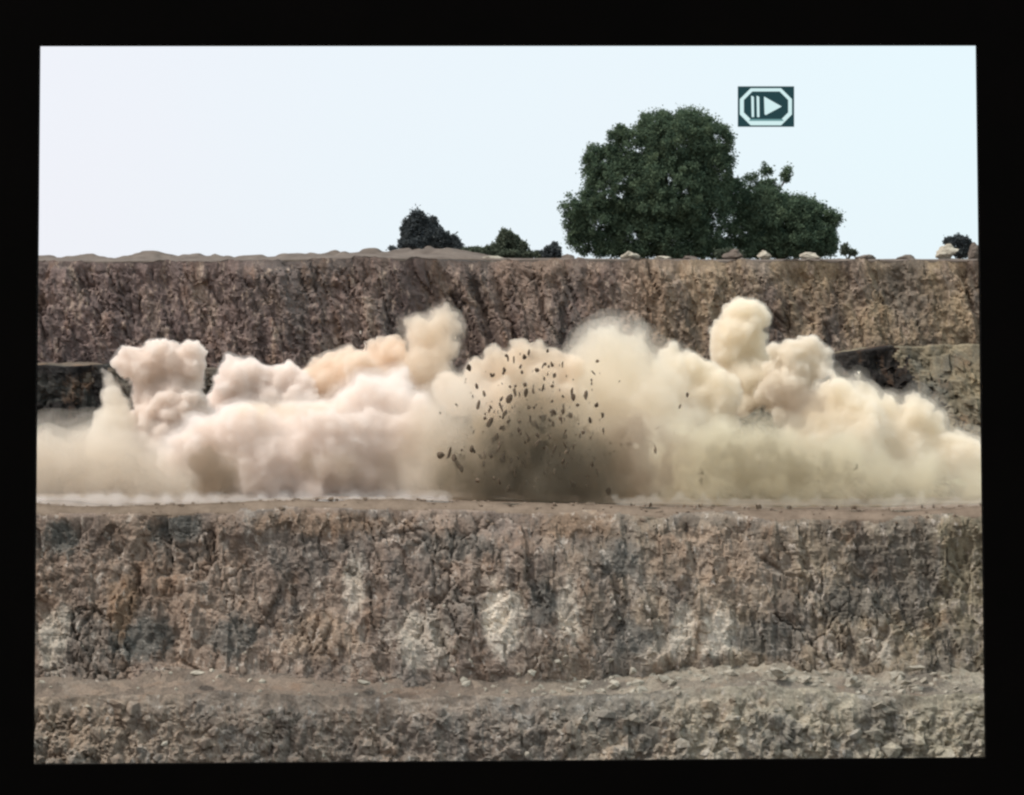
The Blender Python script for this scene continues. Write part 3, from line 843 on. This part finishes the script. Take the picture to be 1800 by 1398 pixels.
plume('dust_cloud', 'darkest earth mass at the foot of the brown curtain', [(840, 832, 34), (900, 840, 38), (960, 842, 40), (1020, 848, 34), (1062, 860, 22), (795, 842, 24), (870, 790, 28), (800, 805, 14), (990, 800, 30), (930, 775, 30), (895, 745, 18), (1030, 800, 20), (960, 740, 18)], 208, DKBROWN, 0.42, 19, vox=.22, bil=.8, streak=2.2, veils=((.7, .16), (1.5, .08)))
plume('dust_cloud', 'small pink topped puffs above the dark brown curtain', [(870, 632, 22), (915, 612, 20), (945, 605, 13), (965, 638, 26), (900, 660, 40), (960, 690, 44), (840, 660, 26), (1000, 650, 26), (870, 710, 46), (800, 690, 36)], 230, TAN, 1.2, 9, vox=.2, bil=.55, sub=20, veils=CRISP)
plume('dust_cloud', 'broad soft cream dome of dust right of the centre', [(1070, 614, 42), (1030, 627, 34), (1115, 626, 36), (1075, 690, 72), (1150, 680, 54), (1020, 720, 60), (1150, 760, 74), (1070, 770, 60)], 232, CREAM, 0.45, 10, vox=.26, bil=.6, veils=MIST)
plume('dust_cloud', 'knuckled cream dust shoulder between the soft dome and the tall tower', [(1180, 614, 16), (1165, 622, 12), (1208, 638, 24), (1240, 657, 26), (1200, 680, 50), (1260, 700, 46), (1230, 750, 64)], 234, CREAM, 1.6, 11, vox=.2, bil=.5, sub=20, veils=CRISP)
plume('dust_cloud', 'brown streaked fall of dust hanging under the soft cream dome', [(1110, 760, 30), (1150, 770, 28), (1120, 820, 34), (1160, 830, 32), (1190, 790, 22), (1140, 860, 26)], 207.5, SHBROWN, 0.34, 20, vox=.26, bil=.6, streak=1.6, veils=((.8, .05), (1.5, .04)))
plume('dust_cloud', 'tall upright cream tower of dust, the highest puff at the right', [(1305, 554, 34), (1328, 552, 26), (1283, 592, 36), (1316, 598, 34), (1268, 620, 28), (1318, 640, 42), (1290, 537, 14), (1300, 680, 54)], 240, CREAM, 1.8, 12, vox=.18, bil=.5, sub=22, veils=CRISP)
plume('dust_cloud', 'cluster of knobbly beige puffs right of the tall tower', [(1385, 622, 25), (1425, 608, 21), (1448, 620, 16), (1410, 645, 34), (1360, 614, 16), (1375, 680, 40), (1440, 650, 22), (1400, 720, 48)], 238, LTAN, 2.6, 13, vox=.18, bil=.55, sub=24, veils=CRISP)
plume('dust_cloud', 'brown grey puff standing in for the shadow below the knobbly beige puffs', [(1380, 700, 26), (1410, 705, 26), (1355, 690, 18), (1400, 735, 26), (1440, 715, 18)], 224, SHBROWN, 0.5, 23, vox=.24, bil=.5, veils=((.7, .1), (1.3, .05)))  # shadow beneath the beige puffs built as darker dust
plume('dust_cloud', 'long pale slope of dust running down to the right edge with a thin horn', [(1470, 700, 40), (1520, 707, 26), (1510, 672, 10), (1506, 655, 6), (1555, 740, 38), (1605, 722, 28), (1635, 765, 34), (1500, 765, 62), (1590, 800, 60), (1680, 800, 42), (1720, 840, 46), (1770, 850, 46), (1430, 760, 50)], 231, CREAM, 1.5, 14, vox=.2, bil=.7, sub=22, veils=((.4, .2), (1.0, .07)))
plume('dust_cloud', 'wide olive tinted front bank of dust along the bench at the right', [(1200, 815, 60), (1280, 805, 62), (1370, 815, 60), (1460, 825, 54), (1545, 838, 46), (1630, 848, 40), (1710, 855, 34), (1790, 858, 36), (1240, 855, 36), (1420, 858, 36)], 216, OLIVE, 0.3, 15, vox=.32, bil=.8, streak=1.6, veils=MIST)
plume('dust_cloud', 'dark olive dust standing in for the shade low in the wide front bank at the right', [(1235, 835, 18), (1270, 815, 26), (1310, 812, 30), (1345, 812, 34), (1395, 825, 32), (1450, 832, 28), (1500, 838, 22), (1320, 845, 24), (1400, 850, 22)], 206.5, SHADE, 0.6, 24, vox=.26, bil=.7, streak=1.6, veils=((.8, .09), (1.6, .05)))  # shading at the bank's base painted with dark olive dust
plume('dust_cloud', 'grey brown puff standing in for the shaded hollow between the pink lobes above the bench edge at the left', [(545, 815, 22), (575, 808, 20), (605, 815, 18), (560, 830, 18)], 208, SHBROWN, 0.4, 25, vox=.22, bil=.5, veils=((.6, .08), (1.2, .05)))  # shade between the lobes painted as a darker puff
plume('dust_cloud', 'ragged pale dust splashes spurting along the bench edge at the right', [(1085 + i * 9, 885 + 2.5 * math.sin(i * 2.1), 6 + 4 * abs(math.sin(i * 1.3))) for i in range(73)] + [(1262, 868, 7), (1080, 874, 8), (1235, 870, 9), (1210, 878, 9), (1380, 876, 8), (1500, 877, 8), (1580, 876, 9), (1680, 876, 9), (1272, 858, 5), (1275, 850, 4), (1195, 872, 13), (1150, 876, 12), (1130, 878, 12), (1545, 872, 7), (1620, 870, 9), (1330, 874, 6), (1440, 872, 7)], 205, PALE, 0.4, 21, vox=.15, bil=.25, sub=5, yj=.3)

# ------------------------------------------------------------------ flying stone
M_CHUNK2 = simple_mat('dusty_broken_stone', (0.11, 0.082, 0.058), (0.22, 0.165, 0.115), 2.5, bump=0.4)
CH = [rock_mesh('rock_fragment', 300 + i, M_CHUNK2 if i % 3 == 1 else M_CHUNK, 2, s, .3) for i, s in enumerate([(.8, .9, 1.5), (.65, .8, 1.8), (1, .8, 1.1), (.6, .7, 1.5), (1.1, .9, 1.0), (.5, .5, 1.9)])]
BIG = [(825, 648, 7, 'dark rock flying highest at the left edge of the brown spray'),
       (925, 690, 7, 'dark rock flying in the upper middle of the spray below the pink puffs'),
       (895, 702, 9, 'dark rock flying just left below the upper middle rock'),
       (862, 742, 11, 'largest dark rock flying at the left flank of the spray'),
       (775, 800, 9, 'dark rock at the lower left fringe of the brown curtain'),
       (1005, 690, 8, 'elongated dark rock flying at the right of the spray'),
       (1070, 865, 8, 'dark rock just above the bench floor at the right foot of the brown curtain')]
def chunk(i, px, py, r, d, lb, rr):
    o = bpy.data.objects.new('rock_fragment', CH[i % len(CH)])
    o.location = P(px, py, d)
    s = r * d / F
    o.scale = (s, s, s)
    o.rotation_euler = (rr.uniform(-.4, .4), rr.uniform(-.1, .7), rr.uniform(0, 6))
    link(o)
    tag(o, lb, 'rock', 'rocks flying out of the blast')
rr = random.Random(5)
for i, (px, py, r, lb) in enumerate(BIG):
    chunk(i, px, py, r * .8, 207, lb, rr)
SMALL = [(838, 680, 5), (850, 692, 5), (868, 660, 4), (885, 655, 4), (890, 625, 4), (903, 632, 5), (915, 645, 4), (930, 620, 4), (962, 617, 4), (970, 640, 5), (958, 640, 4),
         (880, 715, 7), (887, 728, 6), (905, 690, 5), (870, 770, 6), (880, 752, 5), (985, 735, 5), (990, 715, 5), (1008, 700, 6), (1030, 695, 6), (1048, 712, 5), (1060, 730, 5), (1050, 635, 4), (1043, 655, 4),
         (1208, 695, 4), (1195, 715, 3), (970, 730, 4), (972, 745, 5), (1015, 712, 4), (790, 795, 8), (798, 806, 7), (805, 815, 8), (812, 825, 7), (885, 800, 7), (870, 795, 6), (920, 815, 6), (925, 850, 5), (960, 790, 6),
         (965, 815, 5), (1000, 790, 5), (1045, 805, 6), (1050, 830, 6), (1005, 850, 5), (950, 860, 5), (830, 790, 7), (850, 815, 6), (840, 845, 6), (905, 830, 6), (893, 860, 6), (935, 745, 5), (945, 765, 5), (915, 760, 5), (1025, 760, 5), (1060, 757, 5), (990, 812, 5)]
lb = 'small dark rock fragment flying in the brown spray at the centre of the blast'
for i, (px, py, r) in enumerate(SMALL):
    chunk(i, px, py, r * .85, 206.5 + rr.uniform(-1.5, 2), lb, rr)
for i in range(260):
    py = rr.triangular(610, 872, 800); px = rr.gauss(940, 45 + 45 * (py - 610) / 260)
    if px < 770 or px > 1110: continue
    chunk(i, px, py, 1.2 + 4.0 * rr.random() ** 2.2, 206.8 + rr.uniform(-1.8, 2.2), lb, rr)
# stones dropped along the bench edge at the right
for i in range(26):
    px = rr.uniform(1090, 1725)
    o = bpy.data.objects.new('rock_fragment', CH[i % len(CH)])
    d = rr.uniform(201.5, 206)
    x = (px - CX) / F * d
    s = rr.uniform(2, 5) * d / F
    o.location = (x, d, float(low_rim(np.array([x]))[0]) + s * .6)
    o.scale = (s, s, s); o.rotation_euler = (rr.uniform(-.5, .5), rr.uniform(-.5, .5), rr.uniform(0, 6))
    link(o)
    tag(o, 'small dark rock lying on the bench edge in front of the olive dust bank', 'rock', 'rocks dropped on the bench')

# ------------------------------------------------------------------ the screen: black surround and its playback symbol
D = 184.0
scr = tag(empty('viewing_screen', P(900, 1345, D)), 'big screen with black surround and playback symbol, seen filled by the quarry blast', 'screen')
def loc(p): return p - scr.location
inner = [(68, 79), (1718, 78), (1734, 1333), (57, 1345)]
outer = [(-170, -150), (1970, -150), (1970, 1560), (-170, 1560)]
bm = bmesh.new()
th = Vector((0, 0.7, 0))
iv = [bm.verts.new(loc(P(x, y, D))) for x, y in inner]; ov = [bm.verts.new(loc(P(x, y, D))) for x, y in outer]
ib = [bm.verts.new(v.co + th) for v in iv]; ob_ = [bm.verts.new(v.co + th) for v in ov]
for k in range(4):
    j = (k + 1) % 4
    bm.faces.new((iv[k], iv[j], ov[j], ov[k])); bm.faces.new((ib[k], ob_[k], ob_[j], ib[j]))
    bm.faces.new((iv[k], ib[k], ib[j], iv[j])); bm.faces.new((ov[k], ov[j], ob_[j], ob_[k]))
bmesh.ops.recalc_face_normals(bm, faces=bm.faces)
me = bpy.data.meshes.new('surround'); bm.to_mesh(me); bm.free(); me.materials.append(M_BLACK)
obj('surround', me, scr)

def emit_mat(name, col, st):
    m, nt, out = new_mat(name)
    e = nt.nodes.new('ShaderNodeEmission'); e.inputs[0].default_value = (*col, 1); e.inputs[1].default_value = st
    nt.links.new(e.outputs[0], out.inputs[0]); return m
M_ICON_D = emit_mat('symbol_dark', (0.022, 0.058, 0.066), 1.0)
M_ICON_L = emit_mat('symbol_light', (0.66, 0.87, 0.88), 1.0)
M_ICON_G = emit_mat('symbol_rim', (0.15, 0.30, 0.31), 1.0)
def slab(name, polys, dz, thick, mat, parent):
    """flat raised shapes (photo-pixel outlines at the screen's distance)"""
    bm = bmesh.new()
    for poly, hole in polys:
        d0 = D - dz
        A = [bm.verts.new(loc(P(x, y, D)) + Vector((0, -dz, 0))) for x, y in poly]
        B = [bm.verts.new(v.co + Vector((0, thick, 0))) for v in A]
        n = len(A)
        if hole:
            A2 = [bm.verts.new(loc(P(x, y, D)) + Vector((0, -dz, 0))) for x, y in hole]
            B2 = [bm.verts.new(v.co + Vector((0, thick, 0))) for v in A2]
            for k in range(n):
                j = (k + 1) % n
                for f in ((A[k], A[j], A2[j], A2[k]), (B[k], B2[k], B2[j], B[j]), (A[k], B[k], B[j], A[j]), (A2[k], A2[j], B2[j], B2[k])): bm.faces.new(f)
        else:
            bm.faces.new(A); bm.faces.new(B[::-1])
            for k in range(n):
                j = (k + 1) % n
                bm.faces.new((A[k], B[k], B[j], A[j]))
    bmesh.ops.recalc_face_normals(bm, faces=bm.faces)
    me = bpy.data.meshes.new(name); bm.to_mesh(me); bm.free(); me.materials.append(mat)
    return obj(name, me, parent)
sym = slab('playback_symbol', [([(1297, 152), (1396, 152), (1396, 223), (1297, 223)], None)], 0.0, 0.08, M_ICON_D, scr)
def sub(o): o.parent = sym; return o
def octo(x0, y0, x1, y1, c): return [(x0 + c, y0), (x1 - c, y0), (x1, y0 + c), (x1, y1 - c), (x1 - c, y1), (x0 + c, y1), (x0, y1 - c), (x0, y0 + c)]
sub(slab('ring', [(octo(1300.5, 155.5, 1392, 220.5, 19), octo(1307.5, 161, 1385.5, 213, 15))], 0.012, 0.01, M_ICON_L, scr))
sub(slab('ring_shadow', [([(1319, 209.5), (1375, 209.5), (1378, 213), (1316, 213)], None)], 0.016, 0.003, M_ICON_G, scr))
for x in (1320.5, 1330):
    sub(slab('bar', [([(x, 168.5), (x + 4.5, 170.5), (x + 5, 206), (x + 0.8, 206)], None)], 0.012, 0.01, M_ICON_L, scr))
sub(slab('arrow', [([(1343, 170), (1374, 187.5), (1346, 202.5), (1344, 201)], None)], 0.012, 0.01, M_ICON_L, scr))
